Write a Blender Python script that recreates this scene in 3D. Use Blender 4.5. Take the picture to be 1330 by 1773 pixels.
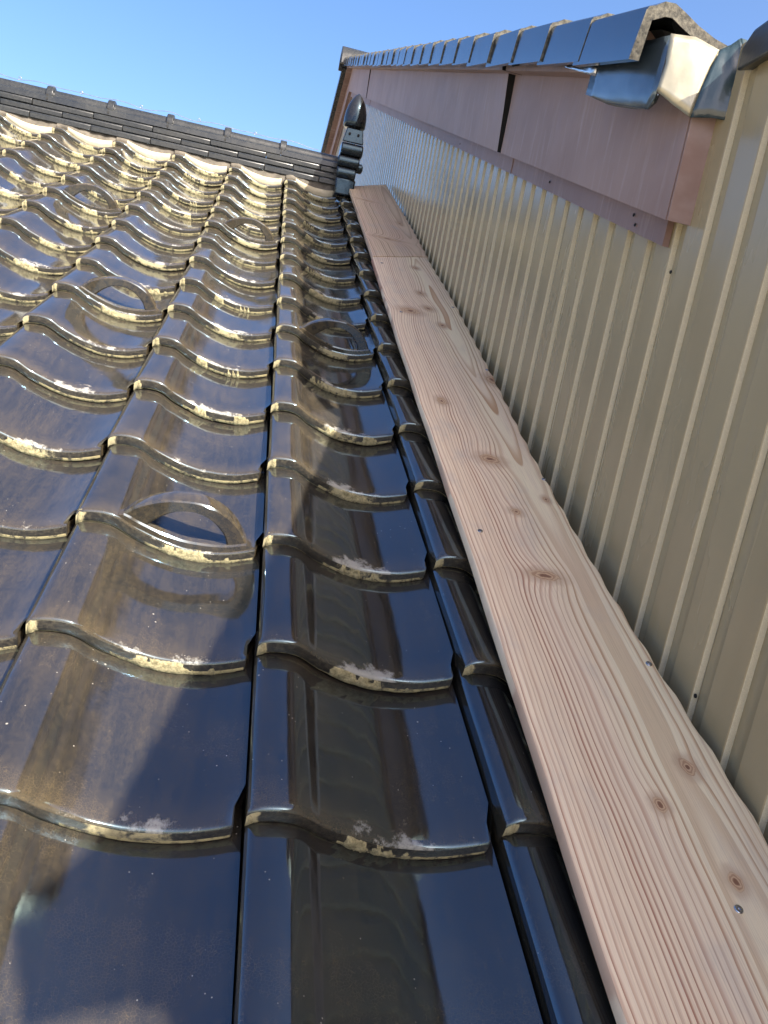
import bpy, math, random
from mathutils import Vector, Matrix
scn = bpy.context.scene
for o in list(bpy.data.objects): bpy.data.objects.remove(o)
# ------------------------------------------------------------------ camera
CL = Vector((0.469088, -0.670029, 0.467308))
CR = Vector((0.970088, -0.166139, 0.176992))
CD = Vector((0.136715, -0.228566, -0.963881))
CF = Vector((0.200593, 0.959247, -0.199015))
FPX, CX, CY = 1331.0, 665.0, 886.5
cam = bpy.data.cameras.new('camera'); camo = bpy.data.objects.new('camera', cam)
scn.collection.objects.link(camo); scn.camera = camo
cam.sensor_fit = 'HORIZONTAL'; cam.sensor_width = 36.0; cam.lens = 36.0*FPX/1330.0
cam.clip_start = 0.02; cam.clip_end = 5000
up = -CD; bk = -CF
camo.matrix_world = Matrix(((CR.x, up.x, bk.x, CL.x), (CR.y, up.y, bk.y, CL.y), (CR.z, up.z, bk.z, CL.z), (0, 0, 0, 1)))
# ------------------------------------------------------------------ sky, sun, exposure
SUN = Vector((1.0, -1.55, 1.70)).normalized()
world = bpy.data.worlds.new('World'); scn.world = world; world.use_nodes = True
wn = world.node_tree.nodes; wl = world.node_tree.links
sky = wn.new('ShaderNodeTexSky'); sky.sky_type = 'NISHITA'; sky.sun_disc = False
sky.sun_elevation = math.asin(SUN.z); sky.sun_rotation = math.atan2(SUN.x, SUN.y)
sky.air_density = 0.6; sky.dust_density = 4.2; sky.ozone_density = 0.3
hs = wn.new('ShaderNodeHueSaturation'); hs.inputs['Saturation'].default_value = 1.3
wl.new(sky.outputs[0], hs.inputs['Color']); wl.new(hs.outputs[0], wn['Background'].inputs[0]); wn['Background'].inputs[1].default_value = 0.12
sl = bpy.data.lights.new('sun', 'SUN'); sl.energy = 5.0; sl.angle = math.radians(0.53); sl.color = (1.0, 0.93, 0.82)
so = bpy.data.objects.new('sun', sl); scn.collection.objects.link(so)
so.rotation_euler = SUN.to_track_quat('Z', 'Y').to_euler(); so.location = (3, -4, 6)
scn.view_settings.view_transform = 'Standard'; scn.view_settings.look = 'None'
scn.view_settings.exposure = 1.75; scn.view_settings.gamma = 1.0
scn.cycles.max_bounces = 7; scn.cycles.diffuse_bounces = 3; scn.cycles.glossy_bounces = 5
# ------------------------------------------------------------------ helpers
TH = math.atan(0.35); CT, ST = math.cos(TH), math.sin(TH)     # roof pitch
S2 = 0.3035; T2 = math.atan(S2)                                # pitch of the upper gable
def RW(u, v, n): return Vector((u, v*CT - n*ST, v*ST + n*CT))  # roof coordinates -> world
def pray(x, y): return CR*((x-CX)/FPX) + CD*((y-CY)/FPX) + CF
def PX(x, y, ax, val):                                         # photo pixel -> point on a world plane
    d = pray(x, y); return CL + d*((val-CL[ax])/d[ax])
rnd = random.Random(7)
def link(o): scn.collection.objects.link(o); return o
def empty(name, loc, label, cat, group=None, rot=None):
    o = link(bpy.data.objects.new(name, None)); o.location = loc; o.empty_display_size = 0.1
    if rot: o.rotation_euler = rot
    o['label'] = label; o['category'] = cat
    if group: o['group'] = group
    return o
def mesh(name, V, F, mats, smooth=False, fm=None, sharp=None):
    me = bpy.data.meshes.new(name); me.from_pydata([tuple(v) for v in V], [], F)
    for m in (mats if isinstance(mats, (list, tuple)) else [mats]): me.materials.append(m)
    if fm: me.polygons.foreach_set('material_index', fm)
    if smooth:
        me.polygons.foreach_set('use_smooth', [True]*len(me.polygons))
        if sharp: me.set_sharp_from_angle(angle=math.radians(sharp))
    me.update(); return me
def obj(name, me, parent=None, loc=(0, 0, 0), rot=None):
    o = link(bpy.data.objects.new(name, me)); o.parent = parent; o.location = loc
    if rot: o.rotation_euler = rot
    return o
def part(name, V, F, mats, parent, **k):                       # world-space vertices, un-rotated parent
    L = Vector(parent.location) if parent else Vector((0, 0, 0))
    return obj(name, mesh(name, [Vector(v)-L for v in V], F, mats, **k), parent)
def tag(o, label, cat, group=None):
    o['label'] = label; o['category'] = cat
    if group: o['group'] = group
    return o
BOXF = [(0, 3, 2, 1), (4, 5, 6, 7), (0, 1, 5, 4), (1, 2, 6, 5), (2, 3, 7, 6), (3, 0, 4, 7)]
def prism(poly, a, b, f):                                      # poly of 2-d points, extruded a..b, f(p, t) -> Vector
    n = len(poly); V = [f(p, a) for p in poly] + [f(p, b) for p in poly]
    F = [tuple(range(n))[::-1], tuple(range(n, 2*n))] + [(i, (i+1) % n, n+(i+1) % n, n+i) for i in range(n)]
    return V, F
def bevel(o, w, seg=2):
    m = o.modifiers.new('bevel', 'BEVEL'); m.width = w; m.segments = seg; m.limit_method = 'ANGLE'; m.angle_limit = math.radians(30)
    for p in o.data.polygons: p.use_smooth = True
    o.data.set_sharp_from_angle(angle=math.radians(40)); return o
def pchip(xs, ys, x):
    if x <= xs[0]: return ys[0]
    if x >= xs[-1]: return ys[-1]
    n = len(xs); h = [xs[i+1]-xs[i] for i in range(n-1)]; d = [(ys[i+1]-ys[i])/h[i] for i in range(n-1)]
    m = [d[0]] + [0 if d[i-1]*d[i] <= 0 else 2*d[i-1]*d[i]/(d[i-1]+d[i]) for i in range(1, n-1)] + [d[-1]]
    i = max(k for k in range(n-1) if xs[k] <= x); t = (x-xs[i])/h[i]
    return ((1+2*t)*(1-t)**2*ys[i] + t*(1-t)**2*h[i]*m[i] + t*t*(3-2*t)*ys[i+1] + t*t*(t-1)*h[i]*m[i+1])
# ------------------------------------------------------------------ materials
class NT:
    def __init__(s, name):
        s.m = bpy.data.materials.new(name); s.m.use_nodes = True; s.t = s.m.node_tree; s.n = s.t.nodes
        s.b = s.n['Principled BSDF']; s.out = s.n['Material Output']
    def put(s, v, sock):
        if isinstance(v, bpy.types.NodeSocket): s.t.links.new(v, sock)
        else:
            try: sock.default_value = v
            except Exception: sock.default_value = (*v, 1.0)
    def new(s, ty, **k):
        n = s.n.new(ty)
        for a, v in k.items(): setattr(n, a, v)
        return n
    def math(s, op, a, b=0.0, c=0.0, clamp=False):
        n = s.new('ShaderNodeMath', operation=op, use_clamp=clamp)
        s.put(a, n.inputs[0]); s.put(b, n.inputs[1]); s.put(c, n.inputs[2]); return n.outputs[0]
    def mapr(s, v, a, b, c=0.0, d=1.0, smooth=True):
        n = s.new('ShaderNodeMapRange', interpolation_type='SMOOTHSTEP' if smooth else 'LINEAR')
        s.put(v, n.inputs[0])
        for i, q in enumerate((a, b, c, d)): s.put(q, n.inputs[i+1])
        return n.outputs[0]
    def mix(s, f, a, b):
        n = s.new('ShaderNodeMix', data_type='RGBA'); s.put(f, n.inputs[0]); s.put(a, n.inputs[6]); s.put(b, n.inputs[7]); return n.outputs[2]
    def vec(s, x, y, z):
        n = s.new('ShaderNodeCombineXYZ'); s.put(x, n.inputs[0]); s.put(y, n.inputs[1]); s.put(z, n.inputs[2]); return n.outputs[0]
    def scale(s, v, k):
        n = s.new('ShaderNodeVectorMath', operation='MULTIPLY'); s.put(v, n.inputs[0]); n.inputs[1].default_value = k; return n.outputs[0]
    def add(s, v, w):
        n = s.new('ShaderNodeVectorMath', operation='ADD'); s.put(v, n.inputs[0]); s.put(w, n.inputs[1]); return n.outputs[0]
    def noise(s, v, sc, det=4, rough=0.5, dist=0.0):
        n = s.new('ShaderNodeTexNoise'); s.put(v, n.inputs['Vector']); n.inputs['Scale'].default_value = sc
        n.inputs['Detail'].default_value = det; n.inputs['Roughness'].default_value = rough; n.inputs['Distortion'].default_value = dist
        return n.outputs[0]
    def vor(s, v, sc, feat='F1', out='Distance', rand=1.0):
        n = s.new('ShaderNodeTexVoronoi', feature=feat); s.put(v, n.inputs['Vector']); n.inputs['Scale'].default_value = sc
        n.inputs['Randomness'].default_value = rand; return n.outputs[out]
    def vorn(s, v, sc):
        n = s.new('ShaderNodeTexVoronoi'); s.put(v, n.inputs['Vector']); n.inputs['Scale'].default_value = sc
        return n.outputs['Distance'], n.outputs['Color']
    def bump(s, h, st, dist):
        n = s.new('ShaderNodeBump'); s.put(h, n.inputs['Height']); n.inputs['Strength'].default_value = st; n.inputs['Distance'].default_value = dist
        return n.outputs[0]
    def set(s, **k):
        for a, v in k.items(): s.put(v, s.b.inputs[{'color': 'Base Color', 'rough': 'Roughness', 'metal': 'Metallic', 'ior': 'IOR', 'normal': 'Normal', 'coat': 'Coat Weight', 'coatr': 'Coat Roughness'}[a]])
    def coords(s):
        c = s.new('ShaderNodeTexCoord').outputs['Object']; x = s.new('ShaderNodeSeparateXYZ'); s.put(c, x.inputs[0])
        r = s.new('ShaderNodeObjectInfo').outputs['Random']
        return c, x.outputs[0], x.outputs[1], x.outputs[2], r

def glaze(name, dust=0.044, tile=True, flk=.6, ior=2.1, rg=(.035, .12), tint=(.50, .78, 1.0), dcs=((.43, .31, .14), (.32, .235, .115))):
    t = NT(name); c, x, y, z, r = t.coords()
    off = t.add(c, t.vec(t.math('MULTIPLY', r, 37.0), t.math('MULTIPLY', r, 91.0), 0.0))
    big = t.noise(off, 9, 3, .55); fine = t.noise(off, 130, 5, .7); mid = t.noise(off, 38, 4, .65)
    wavy = t.noise(t.scale(off, (1, .45, 1)), 22, 2, .4)
    t.set(color=t.mix(big, (.005, .0075, .012), (.010, .0105, .012)), rough=t.mapr(t.math('ADD', t.math('MULTIPLY', mid, .5), t.math('MULTIPLY', big, .5)), .35, .68, *rg), ior=ior,
          normal=t.bump(t.math('ADD', t.math('MULTIPLY', wavy, .8), t.math('ADD', t.math('MULTIPLY', mid, .05), t.math('MULTIPLY', fine, .035))), .25, .0022))
    t.b.inputs['Specular Tint'].default_value = (*tint, 1.0)
    # thin dust film
    d = t.math('MULTIPLY', t.mapr(t.math('ADD', t.math('MULTIPLY', fine, .7), t.math('MULTIPLY', big, .3)), .3, .72, .5, 1.3), dust)
    stk = t.noise(t.scale(off, (1, .07, 1)), 95, 4, .65)
    d = t.math('MULTIPLY', d, t.mapr(stk, .3, .72, .65, 1.4))
    cr = t.vor(t.add(off, (0.0, 0.0, 0.0)), 330, 'DISTANCE_TO_EDGE')
    crz = t.math('MULTIPLY', t.mapr(cr, .0, .05, 1.0, 0.0), t.mapr(big, .42, .62, 0, .07))
    d = t.math('ADD', d, t.math('MULTIPLY', crz, 1.0 if tile else .3))
    # grains and flecks lying on the glaze
    va = t.vorn(off, 75); vb = t.vorn(off, 240)
    fl = t.math('MULTIPLY', t.mapr(va[0], .0, .16, 1.0, 0.0), t.math('GREATER_THAN', va[1], .86))
    fl2 = t.math('MULTIPLY', t.mapr(vb[0], .05, .24, 1.0, 0.0), t.math('GREATER_THAN', vb[1], .84))
    fleck = t.math('MULTIPLY', t.math('MULTIPLY', t.math('MAXIMUM', fl, fl2), flk), t.mapr(t.noise(off, 17, 3, .6), .46, .62, .08, 1.0))
    if tile:   # pale lime bloom creeping up from the lip of the valley
        e = t.noise(t.scale(off, (1, .8, 1)), 60, 6, .75); e2 = t.noise(off, 14, 3, .6)
        a = t.math('MULTIPLY', t.mapr(x, .085, .125), t.mapr(x, .235, .175))
        h = t.math('MULTIPLY', a, t.mapr(e2, .35, .7, .25, 1.0))
        q = t.math('SUBTRACT', t.math('MULTIPLY', h, .050), y)
        bl = t.mapr(t.math('ADD', t.math('MULTIPLY', q, 16.0), t.math('MULTIPLY', t.math('SUBTRACT', e, .5), 2.2)), .1, .75)
        bl = t.math('MULTIPLY', bl, .5)
        fleck = t.math('MAXIMUM', fleck, bl)
        d = t.math('ADD', d, t.math('MULTIPLY', t.mapr(y, .05, .0), .05))
    dcol = t.mix(mid, *dcs)
    b2 = t.new('ShaderNodeBsdfDiffuse'); t.put(t.mix(t.mapr(fleck, .05, .3), dcol, (.52, .50, .44)), b2.inputs[0])
    ms = t.new('ShaderNodeMixShader'); t.put(t.math('MAXIMUM', d, fleck, clamp=True), ms.inputs[0])
    t.t.links.new(t.b.outputs[0], ms.inputs[1]); t.t.links.new(b2.outputs[0], ms.inputs[2]); t.t.links.new(ms.outputs[0], t.out.inputs[0])
    return t.m
M_GLAZE = glaze('black_glaze')
M_RIDGE = glaze('ridge_glaze', .06, False, .3, 1.5, (.2, .35), (1, 1, 1), ((.27, .27, .23), (.20, .21, .19)))
M_VERGE = glaze('verge_glaze', .012, False, .1, 3.0, (.10, .2), (.7, .86, 1.0))
M_ORN = glaze('ornament_glaze', .02, False, .15, 1.6, (.12, .25))
M_GUARD = glaze('snow_guard_glaze', .085, False, .5, 1.9, (.05, .14), (.6, .8, 1.0))

def lip_material():
    t = NT('weathered_tile_lip'); c, x, y, z, r = t.coords()
    off = t.add(c, t.vec(t.math('MULTIPLY', r, 37.0), t.math('MULTIPLY', r, 91.0), 0.0))
    n = t.noise(off, 60, 6, .7); n2 = t.noise(off, 220, 5, .7)
    m = t.math('MULTIPLY', t.math('MULTIPLY', t.mapr(x, .085, .13), t.mapr(x, .235, .17)), t.mapr(r, 0, 1, .35, 1.0))
    m = t.math('MAXIMUM', m, t.mapr(x, .022, .006))
    m = t.mapr(t.math('ADD', m, t.math('MULTIPLY', t.math('SUBTRACT', n, .5), 1.6)), .55, .85)
    dark = t.mix(t.mapr(n2, .4, .7), (.016, .015, .014), (.06, .052, .038))
    lich = t.mix(n2, (.17, .15, .08), (.50, .44, .27))
    t.set(color=t.mix(m, dark, lich), rough=t.mapr(m, 0, 1, .3, .95), normal=t.bump(n2, .5, .002)); return t.m
M_LIP = lip_material()
def arris_material():
    t = NT('chalky_lower_arris'); c, x, y, z, r = t.coords()
    off = t.add(c, t.vec(t.math('MULTIPLY', r, 37.0), t.math('MULTIPLY', r, 91.0), 0.0)); n = t.noise(off, 90, 5, .7); n2 = t.noise(off, 260, 4, .7)
    t.set(color=t.mix(t.mapr(n, .38, .56), (.05, .044, .034), t.mix(n2, (.27, .225, .11), (.52, .44, .24))), rough=.95, normal=t.bump(n2, .5, .001)); return t.m
M_ARRIS = arris_material()
def lichen():
    t = NT('pale_lichen'); c, x, y, z, r = t.coords(); n = t.noise(c, 160, 6, .75); n2 = t.noise(c, 40, 3, .6)
    t.set(color=t.mix(t.mapr(n, .3, .72), (.13, .115, .06), t.mix(n2, (.46, .385, .20), (.40, .36, .23))), rough=.97, normal=t.bump(n, .9, .003)); return t.m
M_LICHEN = lichen()
def siding_material():
    t = NT('beige_siding_paint'); c, x, y, z, r = t.coords()
    n = t.noise(c, 900, 2, .6); n2 = t.noise(t.scale(c, (1, 1, .25)), 7, 4, .6); st = t.noise(t.scale(c, (1, 30, 1.2)), 3, 4, .6)
    base = t.mix(t.mapr(n2, .3, .75), (.325, .258, .145), (.37, .298, .172))
    base = t.mix(t.mapr(n, .62, .75, 0, .5), base, (.13, .115, .085))
    t.set(color=t.mix(t.mapr(st, .55, .8, 0, .18), base, (.33, .30, .24)), rough=t.mapr(n2, .3, .7, .2, .29), ior=1.5, normal=t.bump(n, .06, .001)); return t.m
M_SIDING = siding_material()
def strip_material():
    t = NT('speckled_pale_joint'); c, x, y, z, r = t.coords(); n = t.noise(c, 900, 2, .6); n2 = t.noise(c, 5, 3, .5)
    col = t.mix(t.mapr(n, .42, .62), (.54, .48, .33), (.64, .575, .41))
    t.set(color=t.mix(t.mapr(n2, .3, .8, 0, .3), col, (.55, .52, .42)), rough=.6, normal=t.bump(n, .3, .001)); return t.m
M_STRIP = strip_material()
def fascia_material(name, a, b):
    t = NT(name); c, x, y, z, r = t.coords()
    n = t.noise(c, 3.5, 4, .6); st = t.noise(t.scale(c, (1, 16, 1.6)), 3, 5, .65); f = t.noise(c, 300, 3, .6)
    col = t.mix(t.mapr(n, .3, .7), a, b); col = t.mix(t.mapr(st, .48, .8, 0, .6), col, (.46, .38, .36))
    dirt = t.mapr(t.noise(t.scale(c, (1, 5, 1)), 6, 4, .6), .6, .8, 0, .35)
    t.set(color=t.mix(dirt, col, (.20, .13, .115)), rough=t.mapr(st, .3, .8, .48, .64), ior=1.4, normal=t.bump(t.math('ADD', n, t.math('MULTIPLY', f, .02)), .25, .01)); return t.m
M_FASCIA = fascia_material('brown_sheet_metal', (.275, .172, .13), (.335, .222, .175))
M_FASCIA2 = fascia_material('dark_brown_sheet_metal', (.22, .14, .118), (.27, .18, .155))
def simple(name, a, b, sc, rough, metal=0.0, bump=0.0, ior=1.5):
    t = NT(name); c, x, y, z, r = t.coords(); n = t.noise(c, sc, 5, .65)
    t.set(color=t.mix(t.mapr(n, .3, .7), a, b), rough=rough, metal=metal, ior=ior)
    if bump: t.set(normal=t.bump(n, .6, bump))
    return t.m
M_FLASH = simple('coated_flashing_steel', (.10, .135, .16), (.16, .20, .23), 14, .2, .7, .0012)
M_FLASH2 = simple('bright_reflection_flashing', (.30, .275, .20), (.38, .35, .265), 9, .34, .7, .0015)  # lighter flashing steel, paints the bright reflection on the end flap
M_DARKFLASH = simple('shaded_teal_flashing', (.018, .034, .042), (.035, .055, .062), 12, .22, 0, .002, 1.7)  # darker copy of the flashing, shade painted in for facets that reflect dark
M_TORN = simple('bare_torn_edge', (.5, .52, .55), (.7, .7, .72), 40, .15, .9, .002)
M_MORTAR = simple('white_mortar', (.38, .32, .21), (.50, .44, .32), 22, .95, 0, .003)
M_MORTAR_D = simple('grey_bedding_mortar', (.05, .044, .035), (.115, .10, .08), 18, .95, 0, .004)
M_EDGE = simple('rough_fired_clay_edge', (.03, .03, .028), (.13, .12, .095), 120, .9, 0, .003)
M_DECK = simple('roof_felt', (.012, .012, .012), (.02, .02, .02), 30, .9)
M_SCREW = simple('zinc_screw', (.35, .36, .40), (.6, .6, .62), 200, .22, 1.0)
M_HOLE = simple('painted_dark', (.006, .006, .006), (.01, .01, .01), 30, .9)
M_WIRE = simple('copper_wire', (.20, .17, .13), (.32, .28, .24), 60, .4, .8)
M_GROUND = simple('pale_dry_ground', (.26, .23, .17), (.36, .32, .25), .4, .95)
M_EAVE = simple('dark_eave_metal', (.02, .024, .028), (.035, .035, .036), 9, .3, 0, .004)
M_PLASTER = simple('cream_render', (.40, .36, .28), (.46, .42, .34), 2, .9)

def wood(name, knots, uc, depth, rw, tint, seed):
    t = NT(name); c, x, y, z, r = t.coords()
    c2 = t.add(c, (seed*1.7, seed*3.1, 0))
    w1 = t.math('SUBTRACT', t.noise(t.scale(c2, (3.0, 1.3, 1)), 1.6, 2, .5), .5)
    w2 = t.math('SUBTRACT', t.noise(t.scale(c2, (9, 4.5, 1)), 1.6, 3, .5), .5)
    u = t.math('ADD', x, t.math('ADD', t.math('MULTIPLY', w1, .022), t.math('MULTIPLY', w2, .0045)))
    kc = None; kd = None
    for (ku, kv, ru, rv, s) in knots:
        du = t.math('SUBTRACT', x, ku); dv = t.math('SUBTRACT', y, kv)
        a = t.math('POWER', t.math('DIVIDE', du, ru), 2.0); b = t.math('POWER', t.math('DIVIDE', dv, rv), 2.0)
        e = t.math('SQRT', t.math('ADD', a, b))
        e2 = t.math('ADD', t.math('POWER', t.math('DIVIDE', du, ru*2.2), 2.0), t.math('POWER', t.math('DIVIDE', dv, rv*3.2), 2.0))
        g = t.math('EXPONENT', t.math('MULTIPLY', e2, -1.0))
        u = t.math('ADD', u, t.math('MULTIPLY', g, s*ru*0.65))
        kd = e if kd is None else t.math('MINIMUM', kd, e)
    dist = t.math('SQRT', t.math('ADD', t.math('POWER', t.math('SUBTRACT', u, uc), 2.0), t.math('POWER', t.math('ADD', depth, t.math('MULTIPLY', t.math('SINE', t.math('ADD', t.math('MULTIPLY', y, 2.1), seed)), depth*.30)), 2.0)))
    ph = t.math('DIVIDE', dist, rw)
    ph = t.math('ADD', ph, t.math('MULTIPLY', t.noise(t.vec(t.math('MULTIPLY', ph, .8), seed, 0.0), 1.0, 2, .5), 1.6))
    fr = t.math('FRACT', ph); idn = t.noise(t.vec(t.math('FLOOR', ph), seed*2.0, .5), 1.3, 1, .5)
    late = t.math('MULTIPLY', t.mapr(fr, .42, .93), t.mapr(fr, 1.0, .955))
    late = t.math('MULTIPLY', late, t.mapr(idn, .3, .7, .45, 1.0))
    fib = t.noise(t.scale(c2, (900, 9, 1)), 1.0, 4, .6); big = t.noise(t.scale(c2, (7, .9, 1)), 1.5, 3, .5)
    side = t.mapr(t.math('ADD', x, t.math('MULTIPLY', w1, .06)), .93, 1.0)
    early = t.mix(side, tint[0], tint[1]); early = t.mix(t.mapr(big, .35, .7), early, tint[2])
    latec = t.mix(side, tint[3], tint[4])
    col = t.mix(t.math('MULTIPLY', late, .9), early, latec)
    col = t.mix(t.mapr(fib, .4, .75, 0, .34), col, (.36, .21, .14))
    gr = t.noise(t.scale(c2, (5, 2.2, 1)), 2.2, 5, .65); col = t.mix(t.mapr(gr, .52, .78, 0, .42), col, (.46, .40, .35))
    if kd is not None:
        kd = t.math('ADD', kd, t.math('MULTIPLY', t.math('SUBTRACT', t.noise(c2, 75, 3, .6), .5), .9))
        rings = t.mapr(t.math('SINE', t.math('MULTIPLY', t.math('ADD', kd, t.math('MULTIPLY', w2, .6)), 17.0)), -.6, .8, .25, 1.0)
        kcol = t.mix(rings, (.40, .21, .11), (.62, .41, .24))
        kcol = t.mix(t.mapr(kd, .38, .22), kcol, (.24, .11, .06))
        halo = t.mapr(t.math('ADD', kd, t.math('MULTIPLY', t.math('SUBTRACT', fib, .5), .5)), 2.3, 1.0, 0, .55)
        col = t.mix(halo, col, (.47, .29, .18)); col = t.mix(t.mapr(kd, 1.1, .85), col, kcol)
    saw = t.noise(t.scale(c2, (6, 260, 1)), 1.0, 2, .5)
    t.set(color=col, rough=.62, ior=1.45, normal=t.bump(t.math('ADD', t.math('MULTIPLY', late, .8), t.math('ADD', t.math('MULTIPLY', fib, .45), t.math('MULTIPLY', saw, .15))), .45, .0009)); return t.m
KN = [(1.023, .071, .010, .012, 1), (.963, .016, .008, .010, -1), (1.008, -.070, .008, .011, 1), (.949, .419, .024, .013, -1), (.950, .599, .010, .010, -1), (.945, .785, .022, .018, 1),
      (1.022, .658, .007, .010, 1), (1.048, 1.217, .018, .026, 1), (.903, 1.66, .028, .026, -1), (.985, 1.58, .012, .018, 1), (.891, 1.035, .011, .018, -1), (.964, 1.87, .012, .022, 1), (.965, 1.72, .015, .02, -1), (.99, 2.18, .012, .02, 1)]
M_WOOD1 = wood('pink_cedar_board', KN, 1.01, .045, .0064, [(.91, .715, .485), (.92, .765, .49), (.87, .66, .45), (.38, .115, .055), (.50, .26, .115)], 1.0)
M_WOOD2 = wood('brown_cedar_board', [(.93, 2.55, .05, .014, 1), (.90, 3.28, .04, .012, -1), (1.02, 2.9, .012, .03, 1)], 1.03, .05, .0080, [(.74, .55, .35), (.76, .56, .36), (.68, .47, .31), (.36, .21, .12), (.40, .23, .13)], 4.0)

# ------------------------------------------------------------------ ground far below
def sheet(name, x0, x1, y0, y1, z, m, kind='structure'):
    o = obj(name, mesh(name, [(x0, y0, z), (x1, y0, z), (x1, y1, z), (x0, y1, z)], [(0, 1, 2, 3)], m)); o['kind'] = kind; return o
sheet('ground', -1500, 1500, -1500, 1500, -4.2, M_GROUND)

# ------------------------------------------------------------------ tiled roof
PW, PE = 0.265, 0.235
XS = [0, .004, .013, .030, .045, .058, .075, .095, .125, .158, .185, .210, .235, .262]
TS = [.0215, .0262, .0295, .0308, .0292, .0238, .0125, .0030, -.0085, -.0158, -.0168, -.0145, -.0080, .0018]
def TOP(u): return pchip(XS, TS, u)
LIPH = .0205
def tile_mesh(seed):
    R_ = random.Random(seed); V = []; F = []; FM = []
    us = [0, .002, .004, .008, .013, .02, .028, .035, .042, .048, .053, .058, .064, .07, .077, .085, .094, .104, .115, .127, .139, .15, .161, .172, .183, .195, .207, .219, .231, .242, .253, .2638]
    nu = len(us); q = .0003
    def top(u, v): return TOP(u) - (LIPH+.0008)*(v/PE) + .0006*math.sin(u*40+seed)*math.sin(v*9+seed*2)
    rows = [(0.0, -.0042), (.0006, -.0022), (.0022, -.0007), (.005, -.0002), (.010, 0), (.022, 0), (.05, 0), (.1, 0), (.15, 0), (.2, 0), (.235, 0), (.292, 0)]
    def ue(u, v): return min(u, .2545) if v < .034 else u
    for v, dn in rows:
        for u in us: V.append((ue(u, v), v, top(u, v)+dn))
    for j in range(len(rows)-1):
        for i in range(nu-1):
            a = j*nu+i; F.append((a, a+1, a+nu+1, a+nu)); FM.append(0)
    b = len(V)                                                    # front lip: bows slightly, ends in a soft lower arris
    for k, (dv, f) in enumerate(((0.0, 0.0), (-.0006, .25), (-.0006, .6), (0.0, .9), (.0012, 1.0), (.03, 1.02))):
        for u in us: V.append((ue(u, 0), dv, TOP(u)-.0042*(1-f) - LIPH*f - (0.0 if dv < .02 else .003)))
    for k in range(5):
        for i in range(nu-1):
            a = b+k*nu+i; F.append((a+nu, a+nu+1, a+1, a)); FM.append(2 if k == 3 or (k == 2 and .085 < us[i] < .245) else 1)
    # left skirt of the roll and right end
    b = len(V); vs = [0.0, .0022, .034, .1, .2, .29]
    for v in vs:
        for z in (top(0, v)-(.0042 if v == 0 else 0), TOP(0)-LIPH-.001-(v*.10), -.016-v*.10):
            V.append((0 if z > -.005 else .0015, v+(.004 if z < -.01 else 0), z))
    for j in range(len(vs)-1):
        for k in range(2):
            a = b+j*3+k; F.append((a, a+3, a+4, a+1)); FM.append(0)
    b = len(V)
    for v in vs:
        uu = .2545 if v < .034 else .2638
        V.append((uu, v, top(.2615, v)-(.0042 if v == 0 else 0))); V.append((uu, v, TOP(.2615)-LIPH-v*.1))
    for j in range(len(vs)-1):
        a = b+j*2; F.append((a, a+1, a+3, a+2)); FM.append(0)
    return mesh('roof_tile', V, F, [M_GLAZE, M_LIP, M_ARRIS], True, FM, 50)
TILES = [tile_mesh(s) for s in range(6)]
def crust_mesh(seed):
    R_ = random.Random(100+seed); V = []; F = []; nk = 6
    def band(u0, u1, nu, amp):
        b = len(V); ph = [R_.uniform(0, 6.28) for _ in range(8)]
        for i in range(nu+1):
            s = i/nu; u = u0+(u1-u0)*s
            env = math.sin(math.pi*s)**.8*(.75+.25*math.sin(7*s+ph[0]))
            wob = .22*math.sin(19*s+ph[1])+.16*math.sin(41*s+ph[2])
            for k in range(nk+1):
                f = k/nk; z = TOP(u)-.0006 - (LIPH+.0012)*f
                c_ = 1.75*env + wob - .55*abs(f-.62)*2 + R_.uniform(-.10, .10) - .12; c_ = max(0.0, min(1.0, c_))
                if k == 0: V.append((u, .0030+.0015*c_, TOP(u)-.0016+.0013*c_))
                elif k == nk: V.append((u, .0012-.0008*c_, z+.0012*(1-c_)))
                else: V.append((u, .0022-.0034*c_-amp*.6*c_*R_.uniform(.4, 1.0), z+R_.uniform(-.0007, .0007)))
        for i in range(nu):
            for k in range(nk):
                a = b+i*(nk+1)+k; F.append((a, a+1, a+nk+2, a+nk+1))
    a0 = R_.uniform(.075, .115)
    if seed % 3 == 2:
        band(a0, a0+R_.uniform(.045, .07), 30, .0026); a1 = a0+R_.uniform(.06, .09); band(a1, min(.25, a1+R_.uniform(.03, .06)), 22, .0022)
    else: band(a0, min(.252, a0+R_.uniform(.06, .15)), 56, R_.uniform(.0022, .0034))
    band(.0005, R_.uniform(.011, .018), 6, .0022)
    return mesh('lichen_crust', V, F, M_LICHEN, True)
CRUST = [crust_mesh(s) for s in range(18)]
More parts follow.
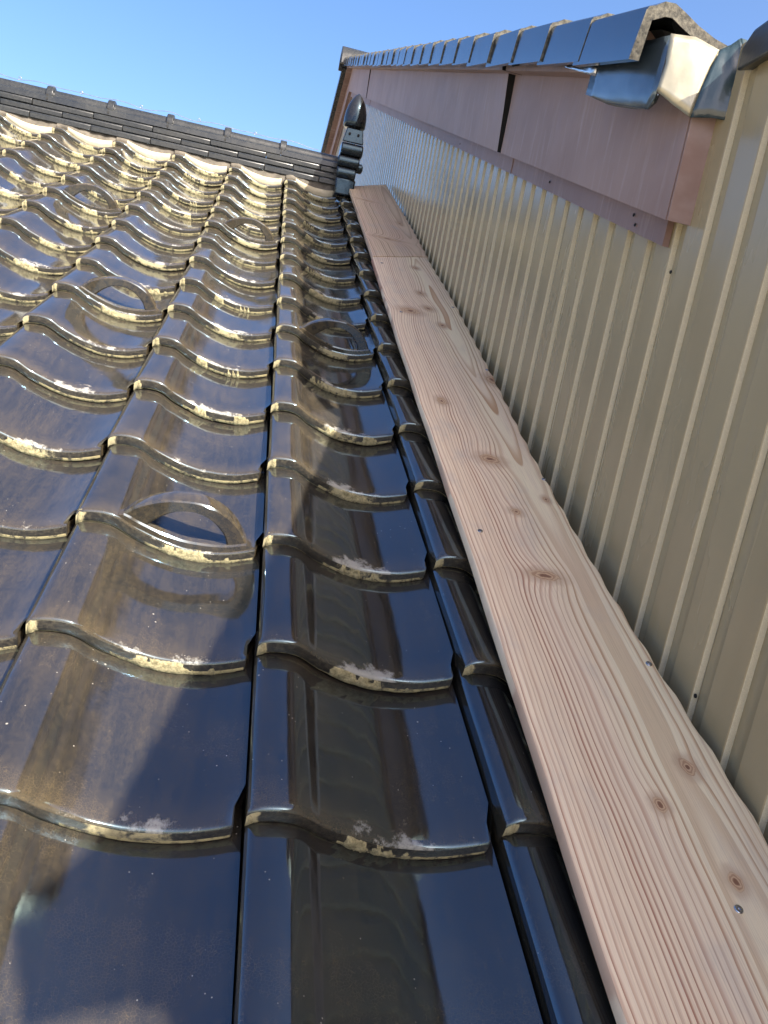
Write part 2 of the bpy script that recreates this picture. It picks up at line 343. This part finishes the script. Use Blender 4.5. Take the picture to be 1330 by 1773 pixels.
def guard_mesh():
    V = []; F = []; n = 28
    OX = [.060, .075, .098, .130, .160, .190, .215, .232, .243]; OZ = [.0245, .0385, .0505, .0590, .0605, .0535, .0385, .0190, -.003]
    IX = [.094, .103, .117, .136, .157, .178, .196, .208, .213]; IZ = [.0095, .0180, .0300, .0400, .0430, .0372, .0235, .0070, -.011]
    sec = []
    for i in range(n+1):
        s = i/n*8; j = min(int(s), 7); f = s-j; j2 = j+1
        k = [q for q in range(9)]
        o = (pchip(k, OX, s), pchip(k, OZ, s)); q = (pchip(k, IX, s), pchip(k, IZ, s))
        tp = .020+.012*math.sin(math.pi*i/n)
        ring = [(q[0], .010, q[1]), (q[0]*.9+o[0]*.1, .0072, q[1]*.9+o[1]*.1), (q[0]*.1+o[0]*.9, .0072, q[1]*.1+o[1]*.9), (o[0], .0095, o[1]), (o[0], .010+tp*.6, o[1]-.001), (o[0]*.97+.15*.03, .010+tp, o[1]-.004), (q[0], .010+tp*.7, q[1]-.001)]
        sec.append(len(V)); V += ring
    m = 7
    for i in range(n):
        for k in range(m):
            a, b2 = sec[i]+k, sec[i]+(k+1) % m; F.append((a, b2, b2+m, a+m))
    F.append(tuple(sec[0]+k for k in range(m))[::-1]); F.append(tuple(sec[n]+k for k in range(m)))
    # raised sill the arch stands on
    b = len(V); us = [.056+.192*i/26 for i in range(27)]
    for u in us:
        e = min(1, (u-.056)/.010, (.248-u)/.006); e = max(e, 0)
        t0 = TOP(u)
        V += [(u, .0030, t0-.002), (u, .0036, t0+.0075*e), (u, .0065, t0+.0098*e), (u, .020, t0+.0085*e-.001), (u, .040, t0-.0075)]
    for i in range(26):
        for k in range(4):
            a = b+i*5+k; F.append((a, a+5, a+6, a+1))
    return mesh('snow_guard', V, F, M_GUARD, True, None, 26)
GUARD = guard_mesh()
roof = empty('tiled_roof', (0, 0, 0), 'black glazed tile roof slope with lichen along the tile lips', 'roof', None, (TH, 0, 0))
guards = {(1, 2), (1, 10), (0, 6), (2, 6), (-1, 10), (-1, 2), (-2, 6), (-3, 10)}
def tile_at(cidx, row):
    o = obj('roof_tile', TILES[rnd.randrange(6)], roof, (cidx*PW+rnd.uniform(-.0012, .0012), row*PE+rnd.uniform(-.002, .002), rnd.uniform(-.0009, .0009)),
            (rnd.uniform(-.005, .005), rnd.uniform(-.006, .006), rnd.uniform(-.005, .005)))
    if rnd.random() < .7: obj('lichen_crust', CRUST[rnd.randrange(18)], o)
    if (cidx, row) in guards: obj('snow_guard', GUARD, o)
for cidx in range(-4, 4):
    for row in range(-2, 16):
        if cidx < -1 and row < (-cidx-1)*2+1: continue
        tile_at(cidx, row)
# boarding under the tiles, with the slope behind the ridge
V = [(-3.2, -.9, -.085), (1.12, -.9, -.085), (1.12, 3.72, -.085), (-3.2, 3.72, -.085)]
obj('roof_deck', mesh('roof_deck', V, [(0, 1, 2, 3)], M_DECK), roof)
yr, zr = RW(0, 3.72, -.085)[1:]
part('back_slope', [(-3.2, yr, zr), (1.12, yr, zr), (1.12, yr+4, zr-1.4), (-3.2, yr+4, zr-1.4)], [(0, 1, 2, 3)], M_DECK, empty('back_roof_slope', (0, yr, zr), 'dark roof slope falling away behind the tiled ridge', 'roof'))

# ------------------------------------------------------------------ ridge
ridge = empty('roof_ridge', (-.3, 3.45, 1.15), 'stacked ridge of grey black flat tiles with a round cap', 'ridge')
X0, X1 = -1.75, .772
def ridge_course(z0, z1, yf, phase):
    x = X1; k = 0
    xs = [X1]
    j = phase
    while j < X1-.04: j += .268
    j -= .268
    while j > X0: xs.append(j); j -= .268
    xs.append(X0)
    for a, b in zip(xs[1:], xs[:-1]):
        dz = rnd.uniform(-.0014, .0014); dy = rnd.uniform(-.003, .003); g = .0012
        poly = [(yf+dy, z0+.002+dz), (yf+dy-.001, z1-.007+dz), (yf+dy+.004, z1-.002+dz), (yf+dy+.14, z1+.004), (yf+dy+.14, z0+.008)]
        V, F = prism(poly, a+g, b-g, lambda p, t: Vector((t, p[0], p[1])))
        bevel(part('flat_ridge_tile', V, F, M_RIDGE, ridge), .0022)
ridge_course(1.221, 1.252, 3.383, .157)
ridge_course(1.253, 1.281, 3.398, .293)
ridge_course(1.282, 1.311, 3.409, .158)
cp = [(3.412, 1.3125), (3.413, 1.334), (3.420, 1.341), (3.430, 1.343)]
cp += [(3.462-.030*math.cos(a), 1.345+.030*math.sin(a)) for a in [math.pi*i/10 for i in range(0, 11)]]
cp += [(3.51, 1.334), (3.511, 1.3125)]
xs = [X1]; j = .495
while j > X0: xs.append(j); j -= .27
xs.append(X0)
for i, (a, b) in enumerate(zip(xs[1:], xs[:-1])):
    V, F = prism(cp, a+.001, b-.001, lambda p, t: Vector((t, p[0], p[1])))
    o = part('ridge_cap', V, F, M_RIDGE, ridge, smooth=True, sharp=40)
    if i < len(xs)-2:      # raised collar at the joint
        cc = [(3.462-.046*math.cos(q), 1.343+.046*math.sin(q)) for q in [math.pi*(-.08+1.16*k/12) for k in range(13)]]
        V, F = prism(cc, a-.010, a+.022, lambda p, t: Vector((t, p[0], p[1])))
        V = [v-Vector(ridge.location) for v in V]
        c_ = obj('joint_collar', mesh('joint_collar', V, F, M_RIDGE, True, None, 40), o); bevel(c_, .004)
        V, F = prism([(3.411, 1.319), (3.416, 1.344), (3.424, 1.344), (3.42, 1.319)], a-.006, a+.004, lambda p, t: Vector((t, p[0], p[1])))
        part('joint_slot', V, F, M_HOLE, ridge)
# lime mortar filling each valley under the ridge
for c_ in range(-5, 3):
    V = []; F = []; nu = 16; ub = c_*PW
    for i in range(nu+1):
        u = .004+.263*i/nu; t0 = TOP(min(u, .26))-.0105
        for k, (f, d) in enumerate(((0, 0), (.22, -.004), (.46, -.002), (.52, .006), (1, .024))):
            zt = .062; n = t0-.006+(zt-t0)*f
            V.append(RW(ub+u, 3.592+d+.003*math.sin(i*1.7+c_)*f, n))
    for i in range(nu):
        for k in range(4):
            a = i*5+k; F.append((a, a+5, a+6, a+1))
    part('mortar_fill', V, F, [M_MORTAR, M_MORTAR_D], ridge, smooth=True, fm=[0 if (q % 4) < 2 and 3 <= q//4 < 15 else 1 for q in range(nu*4)])
V, F = prism([(3.47, 1.10), (3.47, 1.24), (3.60, 1.24), (3.60, 1.0)], X0, X1-.01, lambda p, t: Vector((t, p[0], p[1]))); part('bedding_core', V, F, M_MORTAR_D, ridge)
# tie wire over the cap
def tube(pts, r, k=5):
    V = []; F = []
    for i, p in enumerate(pts):
        d = (pts[min(i+1, len(pts)-1)]-pts[max(i-1, 0)]).normalized(); s = d.cross(Vector((0, 0, 1))); s = (s if s.length > 1e-4 else Vector((1, 0, 0))).normalized(); t = s.cross(d)
        for q in range(k): V.append(p+(s*math.cos(6.2832*q/k)+t*math.sin(6.2832*q/k))*r)
    for i in range(len(pts)-1):
        for q in range(k): F.append((i*k+q, i*k+(q+1) % k, (i+1)*k+(q+1) % k, (i+1)*k+q))
    return V, F
pts = []
for i in range(90):
    x = X0+(X1-.1-X0)*i/89; f = ((x-.225) / .27) % 1.0
    pts.append(Vector((x, 3.462, 1.386+.010*abs(f-.5)*2-.004*math.sin(x*31))))
V, F = tube(pts, .0011); part('tie_wire', V, F, M_WIRE, ridge, smooth=True)
for k in range(5):
    x = .36-.27*k; pl = [Vector((x+.006*math.cos(a), 3.462, 1.392+.007*math.sin(a))) for a in [6.2832*i/12 for i in range(13)]]
    V, F = tube(pl, .0010); part('wire_loop', V, F, M_WIRE, ridge, smooth=True)

# ------------------------------------------------------------------ ridge-end ornament
fin = empty('ridge_end_ornament', (.82, 3.33, 1.19), 'black glazed ridge end ornament with a pointed bullet shaped top', 'roof ornament')
def lathe(prof, c, ax=2, n=24, sx=1.0, sy=1.0):
    V = []; F = []; m = len(prof)
    for i in range(n):
        a = 6.28318*i/n
        for (r, h) in prof:
            p = [c[0], c[1], c[2]]; o = [k for k in range(3) if k != ax]
            p[o[0]] += r*math.cos(a)*sx; p[o[1]] += r*math.sin(a)*sy; p[ax] += h; V.append(Vector(p))
    for i in range(n):
        for k in range(m-1):
            F.append((i*m+k, ((i+1) % n)*m+k, ((i+1) % n)*m+k+1, i*m+k+1))
    F.append(tuple(i*m for i in range(n))[::-1]); F.append(tuple(i*m+m-1 for i in range(n)))
    return V, F
V, F = lathe([(.030, 0), (.046, .0), (.0525, .006), (.054, .022), (.0535, .045), (.050, .072), (.043, .098), (.033, .120), (.020, .140), (.008, .152), (.001, .157)], (.819, 3.335, 1.486)); part('pointed_finial', V, F, M_ORN, fin, smooth=True, sharp=50)
V, F = lathe([(.034, 0), (.036, .012), (.030, .03)], (.819, 3.335, 1.462)); part('finial_neck', V, F, M_ORN, fin, smooth=True)
V, F = prism([(.770, 1.412), (.872, 1.412), (.862, 1.478), (.785, 1.478)], 0, .014, lambda p, t: Vector((p[0], 3.288+t+(p[1]-1.412)*.12, p[1])))
pl = bevel(part('name_plate', V, F, M_ORN, fin), .004)
for hx in (.800, .842):
    V, F = lathe([(.006, -.004), (.006, .002)], (hx, 3.2915, 1.450), 1, 12); V = [v-Vector(fin.location) for v in V]; obj('nail_hole', mesh('nail_hole', V, F, M_HOLE), pl)
def roll(zc, r, y, x0, x1, dy=.10):
    poly = []
    for i in range(13):
        a = -math.pi/2 - math.pi*i/12; poly.append((y+.012+r*math.cos(a)*.85, zc-r*math.sin(a)*-1))
    poly = [(y+.02-(r*math.sin(math.pi*i/12))*.9, zc-r*math.cos(math.pi*i/12)) for i in range(13)]
    poly += [(y+dy, zc+r), (y+dy, zc-r)]
    V, F = prism(poly, x0, x1, lambda p, t: Vector((t, p[0], p[1]))); return V, F
for zc, r, y, x0, x1 in ((1.384, .029, 3.292, .770, .876), (1.326, .026, 3.286, .764, .868), (1.272, .027, 3.282, .766, .858)):
    V, F = roll(zc, r, y, x0, x1); o = bevel(part('stacked_roll', V, F, M_ORN, fin, smooth=True), .006, 3)
V, F = lathe([(.022, 0), (.022, .022), (.014, .028), (.004, .030)], (.862, 3.33, 1.312), 0, 18); part('side_boss', V, F, M_ORN, fin, smooth=True, sharp=40)
V, F = prism([(.770, 1.17), (.860, 1.17), (.864, 1.248), (.766, 1.248)], 3.285, 3.40, lambda p, t: Vector((p[0], t, p[1]))); bevel(part('foot_block', V, F, M_ORN, fin), .008, 3)
V, F = prism([(.765, 1.30), (.775, 1.385), (.785, 1.40), (.80, 1.40), (.80, 1.30)], 3.33, 3.42, lambda p, t: Vector((p[0], t, p[1]))); bevel(part('ridge_stop', V, F, M_RIDGE, fin), .005)

# ------------------------------------------------------------------ boards along the wall
WALLU, RIBD, PITCH, RIB0 = 1.084, .0092, .0832, .2415     # proud plane of the siding, rib depth, rib spacing, Y of one rib
EV = [-.45, .0, .27, .50, .78, 1.2, 1.6, 1.92, 2.3, 2.8, 3.23, 3.7]; EU = [1.079, 1.0775, 1.061, 1.052, 1.050, 1.060, 1.068, 1.072, 1.066, 1.070, 1.068, 1.066]
BT, BTH = .052, .0165
def board(name, v0, v1, v0r, v1r, mat, label, lo, ro, dz=0.0, group='boards laid along the wall'):
    e = empty(name, RW(.96, v0, BT-BTH), label, 'board', group, (TH, 0, 0)); V = []; F = []
    inv = Vector((.96, v0, BT-BTH)); nv = max(40, int((v1-v0)/.012))
    sec = []
    for i in range(nv+1):
        f = i/nv
        vl = v0+(v1-v0)*f; vr = v0r+(v1r-v0r)*f
        yw = (vr*CT-.05*ST); s = ((yw-RIB0)/PITCH) % 1.0
        ur = pchip(EV, EU, vr)+ro - .0030*math.sin(math.pi*s)**2*(1-.5*s) ; ul = .8385+lo+.0012*math.sin(vl*3.1)+.0006*math.sin(vl*17)
        wane = .0055+.003*math.sin(math.pi*s)
        prof = [(ul+.0005, -BTH), (ul, -BTH+.001), (ul, -.0022), (ul+.0007, -.0006), (ul+.0025, 0)]
        for k in range(1, 10): prof.append((ul+.0025+(ur-wane-ul-.0025)*k/10, .0006*math.sin(k*1.3+vl*2)))
        for k in range(6):
            a = math.pi/2*k/5; prof.append((ur-wane+wane*math.sin(a), -wane*1.5*(1-math.cos(a))))
        prof.append((ur-.001, -BTH))
        sec.append(len(V))
        for (u, n) in prof:
            fu = (u-ul)/(ur-ul); V.append((u, vl+(vr-vl)*fu, BT+dz+n))
    m = len(prof)
    for i in range(nv):
        for k in range(m):
            a, b = sec[i]+k, sec[i]+(k+1) % m; F.append((a, a+m, b+m, b))
    F.append(tuple(sec[0]+k for k in range(m))); F.append(tuple(sec[nv]+k for k in range(m))[::-1])
    me = mesh('plank', [(v[0], v[1], v[2]) for v in V], F, mat, True, None, 40)
    o = obj('plank', me, e, -inv)
    return e, inv
b1, i1 = board('wooden_board', -.50, 2.212, -.50, 2.385, M_WOOD1, 'long pinkish cedar board with knots in the foreground beside the siding', 0, 0)
b2, i2 = board('wooden_board', 2.216, 3.56, 2.389, 3.90, M_WOOD2, 'shorter browner cedar board at the ridge end of the long board', .002, .002, .0015)
# screws
SV, SF = lathe([(.0, -.001), (.0042, -.001), (.0046, .0006), (.0040, .0014), (.0018, .0016), (.0016, .0002), (.0001, .0002)], (0, 0, 0), 2, 14)
SCR = mesh('screw', SV, SF, M_SCREW, True, None, 35)
for (u, v) in ((.995, -.099), (1.047, .242), (1.041, .735), (.868, .52), (1.05, 1.28), (.872, 1.63), (1.052, 1.78), (.868, 2.15)):
    o = obj('screw', SCR, b1, Vector((u, v, BT+.0004))-i1, (0, 0, rnd.uniform(0, 3)))

# ------------------------------------------------------------------ wall with vertical ribbed siding
Ya = 7.06                                                 # apex of the gable
def gz(Y, off): return off+S2*(Y if Y <= Ya else 2*Ya-Y)
wall = empty('siding_wall', (WALLU+.02, 3, .2), 'beige ribbed metal siding wall rising beside the tiled roof', 'wall')
NR = 5
k0 = int(math.floor((-1.075-RIB0)/PITCH)); k1 = int(math.ceil((9.6-RIB0)/PITCH))
for ks in range(k0, k1, NR):
    V = []; F = []; ys = []
    for k in range(ks, min(ks+NR, k1)):
        y0 = RIB0+k*PITCH                                  # concave foot of the rib step, then the face that turns to the viewer
        ys += [(y0, RIBD), (y0+.0012, .0008), (y0+.0028, 0), (y0+.052, 0), (y0+PITCH-.001, RIBD*.97)]
    for (y, d) in ys:
        zb = max(-.9, min(y*.35-.30, .75)); zt = gz(y, .62) if y > .50 else .975
        for z in (zb, zb+(zt-zb)*.5, zt): V.append((WALLU+d, y, z))
    for i in range(len(ys)-1):
        for q in range(2): a = i*3+q; F.append((a, a+1, a+4, a+3))
    part('siding_panel', V, F, [M_SIDING, M_STRIP], wall, smooth=True, sharp=14, fm=[1 if (q//2) % 5 == 0 else 0 for q in range(len(F))])
# wall body behind the siding; unseen near stretch added to block a bright reflection
V, F = prism([(-3.2, -4.2), (9.5, -4.2), (9.5, gz(9.5, .6)), (Ya, gz(Ya, .6)), (.5, gz(.5, .6)), (.5, .97), (-1.07, .97), (-1.075, .92), (-3.2, .92)], WALLU+.02, WALLU+.16, lambda p, t: Vector((t, p[0], p[1]))); part('wall_body', V, F, M_PLASTER, wall)
V, F = prism([(-3.2, -4.2), (9.5, -4.2), (9.5, gz(9.5, .55)), (Ya, gz(Ya, .55)), (.5, gz(.5, .55)), (.5, .93), (-1.07, .93), (-1.075, .90), (-3.2, .90)], WALLU+.161, 5.0, lambda p, t: Vector((t, p[0], p[1]))); part('house_body', V, F, M_PLASTER, wall)
NV, NF = lathe([(.0001, -.0015), (.0028, -.0012), (.003, 0), (.0012, .0008)], (0, 0, 0), 0, 10)
NAIL = mesh('siding_nail', NV, NF, M_HOLE, True)
for (x, y) in ((1106, 1050), (1205, 1205), (974, 838), (1033, 930), (1162, 471)):
    p = PX(x, y, 0, WALLU+.003); obj('siding_nail', NAIL, wall, p-Vector(wall.location))

# ------------------------------------------------------------------ sheet-metal verge of the gable
verge = empty('gable_fascia', (1.05, 3, 1.3), 'mauve brown sheet metal fascia running up under the verge tiles', 'fascia')
FU, LU, UU = 1.046, 1.072, .998
def strip(name, u, d, o0, o1, Y0, Y1, mat, bump=0.0, lean=0.0):
    pts = [Y0, Y1] if not (Y0 < Ya < Y1) else [Y0, Ya, Y1]; n = max(2, int((Y1-Y0)/.15)); V = []; F = []
    for i in range(n+1):
        Y = Y0+(Y1-Y0)*i/n; w = bump*math.sin(Y*5.3)+bump*.6*math.sin(Y*13)
        le = lean*max(0.0, 1-(Y-Y0)/.5); V += [(u+w*.3-le*.15, Y, gz(Y, o0)), (u+w-le*.6, Y, gz(Y, (o0+o1)/2)), (u-w*.4-le, Y, gz(Y, o1)), (u+d, Y, gz(Y, o1)), (u+d, Y, gz(Y, o0))]
    for i in range(n):
        for k in range(5):
            a, b = i*5+k, i*5+(k+1) % 5; F.append((a, b, b+5, a+5))
    F.append((0, 1, 2, 3, 4)[::-1]); F.append(tuple(n*5+k for k in range(5)))
    return part(name, V, F, [mat, M_HOLE], verge, smooth=True, sharp=30, fm=[0]*(n*5)+[1 if lean else 0, 0])  # leaning strips: near cap painted near-black as the shadow of an open end
seams = [.455, 1.447, 3.385, 5.31, Ya-.002]
for i, (a, b) in enumerate(zip(seams[:-1], seams[1:])):
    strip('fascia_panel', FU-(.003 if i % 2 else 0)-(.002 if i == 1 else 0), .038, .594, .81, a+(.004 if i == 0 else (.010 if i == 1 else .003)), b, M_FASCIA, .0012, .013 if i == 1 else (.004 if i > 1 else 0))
V, F = prism([(FU, gz(.455, .594)), (FU, gz(.455, .80)), (FU+.040, gz(.455, .80)), (FU+.040, gz(.455, .594))], .4525, .4545, lambda p, t: Vector((p[0], t, p[1]))); part('end_return', V, F, M_FASCIA2, verge)
for i, (a, b) in enumerate(zip([.500, 1.40, 3.32, 5.25], [1.398, 3.318, 5.248, Ya-.002])):
    strip('lower_trim', LU-(.002 if i % 2 else 0), .011, .553, .60, a, b, M_FASCIA2, .0006)
for i, (a, b) in enumerate(zip([.56, 1.385, 3.24, 5.15], [1.372, 3.238, 5.148, Ya-.002])):
    strip('upper_trim', UU-(.004 if i == 1 else 0), .060, .785, .845, a, b, M_FASCIA, .0010, .012 if i == 1 else 0)
for nm, u, d, o0, o1, m in (('fascia_panel', FU, .038, .594, .81, M_FASCIA2), ('lower_trim', LU, .011, .553, .60, M_FASCIA2), ('upper_trim', UU, .06, .785, .845, M_FASCIA2)):
    strip(nm, u, d, o0, o1, Ya+.001, 10.6, m)
for (x, y) in ((1098, 372), (1100, 389), (952, 315), (797, 249)):
    p = PX(x, y, 0, LU-.002); obj('siding_nail', NAIL, verge, p-Vector(verge.location)).name = 'trim_nail'

# ------------------------------------------------------------------ upper roof with verge tiles
uroof = empty('upper_roof', (.97, 3, 1.8), 'upper gable roof edged with a row of blue grey glazed verge tiles', 'roof')
V = []; 
for Y in (.52, Ya, 10.6): V += [(1.0, Y, gz(Y, .846)), (5.0, Y, gz(Y, .846)), (5.0, Y, gz(Y, .80)), (1.06, Y, gz(Y, .80))]
F = [(0, 1, 5, 4), (4, 5, 9, 8), (3, 7, 6, 2), (7, 11, 10, 6), (0, 4, 7, 3), (4, 8, 11, 7), (0, 3, 2, 1)]
part('roof_slab', V, F, M_DECK, uroof)
VP = [(0, -.066), (0, -.004), (.003, .001), (.012, .004), (.024, .0115), (.040, .0125), (.058, .006), (.085, -.005), (.115, -.014), (.15, -.020), (.19, -.022), (.24, -.018), (.28, -.008)]
def verge_mesh(seed):
    R_ = random.Random(seed); V = []; F = []; FM = []
    L = .27; nv = 5; m = len(VP)
    th = .014
    inner = [(.013, -.066), (.013, -.014), (.016, -.013), (.022, -.010), (.030, -.006), (.042, -.005), (.056, -.011), (.083, -.021), (.112, -.030), (.148, -.036), (.19, -.038), (.24, -.034), (.28, -.024)]
    for j in range(nv+1):
        s = j/nv; v = L*s; dz = .0035*(1-s)-.003*s; dx = -.0022*(1-s)+.0018*s
        for (x, z) in VP: V.append((x+dx, v+(-z*.12 if z < -.03 and j == 0 else 0), z+dz))
    b = len(V)
    for j in range(nv+1):
        s = j/nv; v = L*s; dz = .0035*(1-s)-.003*s; dx = -.0022*(1-s)+.0018*s
        for (x, z) in inner: V.append((x+dx, v, z+dz))
    for j in range(nv):
        for i in range(m-1):
            a = j*m+i; F.append((a, a+1, a+m+1, a+m)); FM.append(0); F.append((b+a, b+a+m, b+a+m+1, b+a+1)); FM.append(0)
    for i in range(m-1): F.append((i, b+i, b+i+1, i+1)); FM.append(1)
    for j in range(nv): F.append((j*m, j*m+m, b+j*m+m, b+j*m)); FM.append(0)
    return mesh('verge_tile', V, F, [M_VERGE, M_EDGE], True, FM, 35)
VT = [verge_mesh(s) for s in range(3)]
EX = .2345
for i in range(29):
    Y = .482+i*EX*math.cos(T2); Z = gz(Y, .8595)
    if Y > Ya-.1: break
    obj('verge_tile', VT[i % 3], uroof, Vector((.957+rnd.uniform(-.0012, .0012), Y, Z+rnd.uniform(-.0015, .0015)))-Vector(uroof.location), (T2+rnd.uniform(-.010, .010), 0, rnd.uniform(-.003, .003)))
V = []; F = []
for Y in (Ya+.05, 10.6): V += [(.957, Y, gz(Y, .80)), (.957, Y, gz(Y, .868)), (1.1, Y, gz(Y, .868)), (1.1, Y, gz(Y, .80))]
part('far_verge', V, [(0, 4, 5, 1), (1, 5, 6, 2), (2, 6, 7, 3), (3, 7, 4, 0), (0, 1, 2, 3), (4, 7, 6, 5)], M_RIDGE, uroof)
zc = gz(Ya, .875)
poly = [(-.115, -.10), (-.105, -.02), (-.075, .035), (-.035, .065), (0, .075), (.035, .065), (.075, .035), (.105, -.02), (.115, -.10), (.09, -.10), (.07, -.02), (0, .03), (-.07, -.02), (-.09, -.10)]
V, F = prism(poly, .925, 3.5, lambda p, t: Vector((t, Ya+p[0], zc+p[1]))); bevel(part('ridge_end_cap', V, F, M_RIDGE, uroof), .006)

# ------------------------------------------------------------------ low eave of the same house, nearer than the verge
eave = empty('eave_edge', (1.06, 0, .95), 'dark metal eave edge at the top right corner above the siding', 'eave')
sil = [(.40, .955), (.38, .972), (.24, .985), (.10, .996), (-.44, 1.055), (-.90, 1.105), (-1.06, 1.125), (-1.21, 1.205), (-1.24, 1.11), (-1.085, 1.025), (-1.085, .96), (.40, .925)]  # unseen near end is shaped to cast the roof shadow and hide a glint
V, F = prism(sil, 1.066, 1.20, lambda p, t: Vector((t, p[0], p[1]+(t-1.066)*.30))); bevel(part('eave_trim', V, F, M_EAVE, eave), .004)
V, F = prism([(.50, .975), (-1.08, 1.06), (-1.08, 1.09), (.50, 1.02)], 1.21, 5.0, lambda p, t: Vector((t, p[0], p[1]+(t-1.21)*.32))); part('eave_slab', V, F, M_DECK, eave)

# ------------------------------------------------------------------ crumpled flashing at the verge corner
fl = empty('corner_flashing', (1.03, .47, .90), 'crumpled dark steel flashing wrapped round the lower verge corner', 'flashing')
def patch(name, rows, mat, th=.0012, nu=10, nv=8, amp=.0, seed=0):
    """rows: list of polylines of 3-d points (same length), bilinear grid smoothed, given thickness"""
    R_ = random.Random(seed); G = []
    def samp(pl, t):
        t *= len(pl)-1; i = min(int(t), len(pl)-2); return pl[i].lerp(pl[i+1], t-i)
    for j in range(nv+1):
        t = j/nv*(len(rows)-1); i = min(int(t), len(rows)-2); f = t-i
        G.append([samp(rows[i], k/nu).lerp(samp(rows[i+1], k/nu), f) for k in range(nu+1)])
    V = []; F = []
    for j in range(nv+1):
        for k in range(nu+1):
            p = G[j][k]; w = amp*(math.sin(k*1.3+seed)*math.sin(j*.9+seed*2)+.5*math.sin(k*2.7+j*1.9))
            V.append(p+Vector((w, w*.7, w*.2)))
    for j in range(nv):
        for k in range(nu):
            a = j*(nu+1)+k; F.append((a, a+1, a+nu+2, a+nu+1))
    o = part(name, V, F, mat, fl, smooth=True)
    m = o.modifiers.new('thickness', 'SOLIDIFY'); m.thickness = th; m.offset = 0
    return o
def P0(x, y, u): return PX(x, y, 0, u)
def P1(x, y, Y): return PX(x, y, 1, Y)
patch('side_flap', [[P0(1030, 95, .990), P0(1080, 70, .988), P0(1125, 70, .990), P0(1163, 60, .996)],
                    [P0(1026, 122, .986), P0(1070, 122, .984), P0(1110, 125, .986), P0(1150, 112, .994)],
                    [P0(1016, 158, .985), P0(1060, 165, .984), P0(1100, 168, .984), P0(1138, 160, .990)],
                    [P0(1014, 163, .987), P0(1058, 183, .988), P0(1100, 189, .989), P0(1122, 189, .991)]], M_FLASH, amp=.0006, seed=1)
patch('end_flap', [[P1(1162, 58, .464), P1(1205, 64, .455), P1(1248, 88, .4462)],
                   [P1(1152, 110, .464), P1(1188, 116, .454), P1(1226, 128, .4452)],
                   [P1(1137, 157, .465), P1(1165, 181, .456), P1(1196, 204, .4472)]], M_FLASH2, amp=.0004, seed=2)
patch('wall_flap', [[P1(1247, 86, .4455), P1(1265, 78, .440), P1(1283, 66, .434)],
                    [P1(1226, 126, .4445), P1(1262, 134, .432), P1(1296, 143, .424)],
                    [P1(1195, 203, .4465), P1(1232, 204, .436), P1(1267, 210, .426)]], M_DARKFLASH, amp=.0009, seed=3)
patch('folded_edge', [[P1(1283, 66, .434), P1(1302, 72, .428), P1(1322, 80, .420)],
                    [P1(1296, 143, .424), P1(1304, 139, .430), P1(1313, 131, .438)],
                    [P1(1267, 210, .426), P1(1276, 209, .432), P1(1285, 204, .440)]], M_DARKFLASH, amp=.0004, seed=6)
patch('curled_hem', [[P0(1120, 189, .9925), P0(1130, 178, .996), P0(1138, 162, 1.000)], [P0(1124, 189, 1.0), P0(1136, 178, 1.003), P0(1143, 163, 1.005)]], M_FLASH, nu=6, nv=2, seed=4)
patch('torn_corner', [[P0(975, 114, .985), P0(1003, 109, .984), P0(1036, 112, .984)], [P0(980, 117, .984), P0(1003, 124, .983), P0(1030, 132, .984)]], M_TORN, nu=8, nv=3, amp=.0012, seed=5)
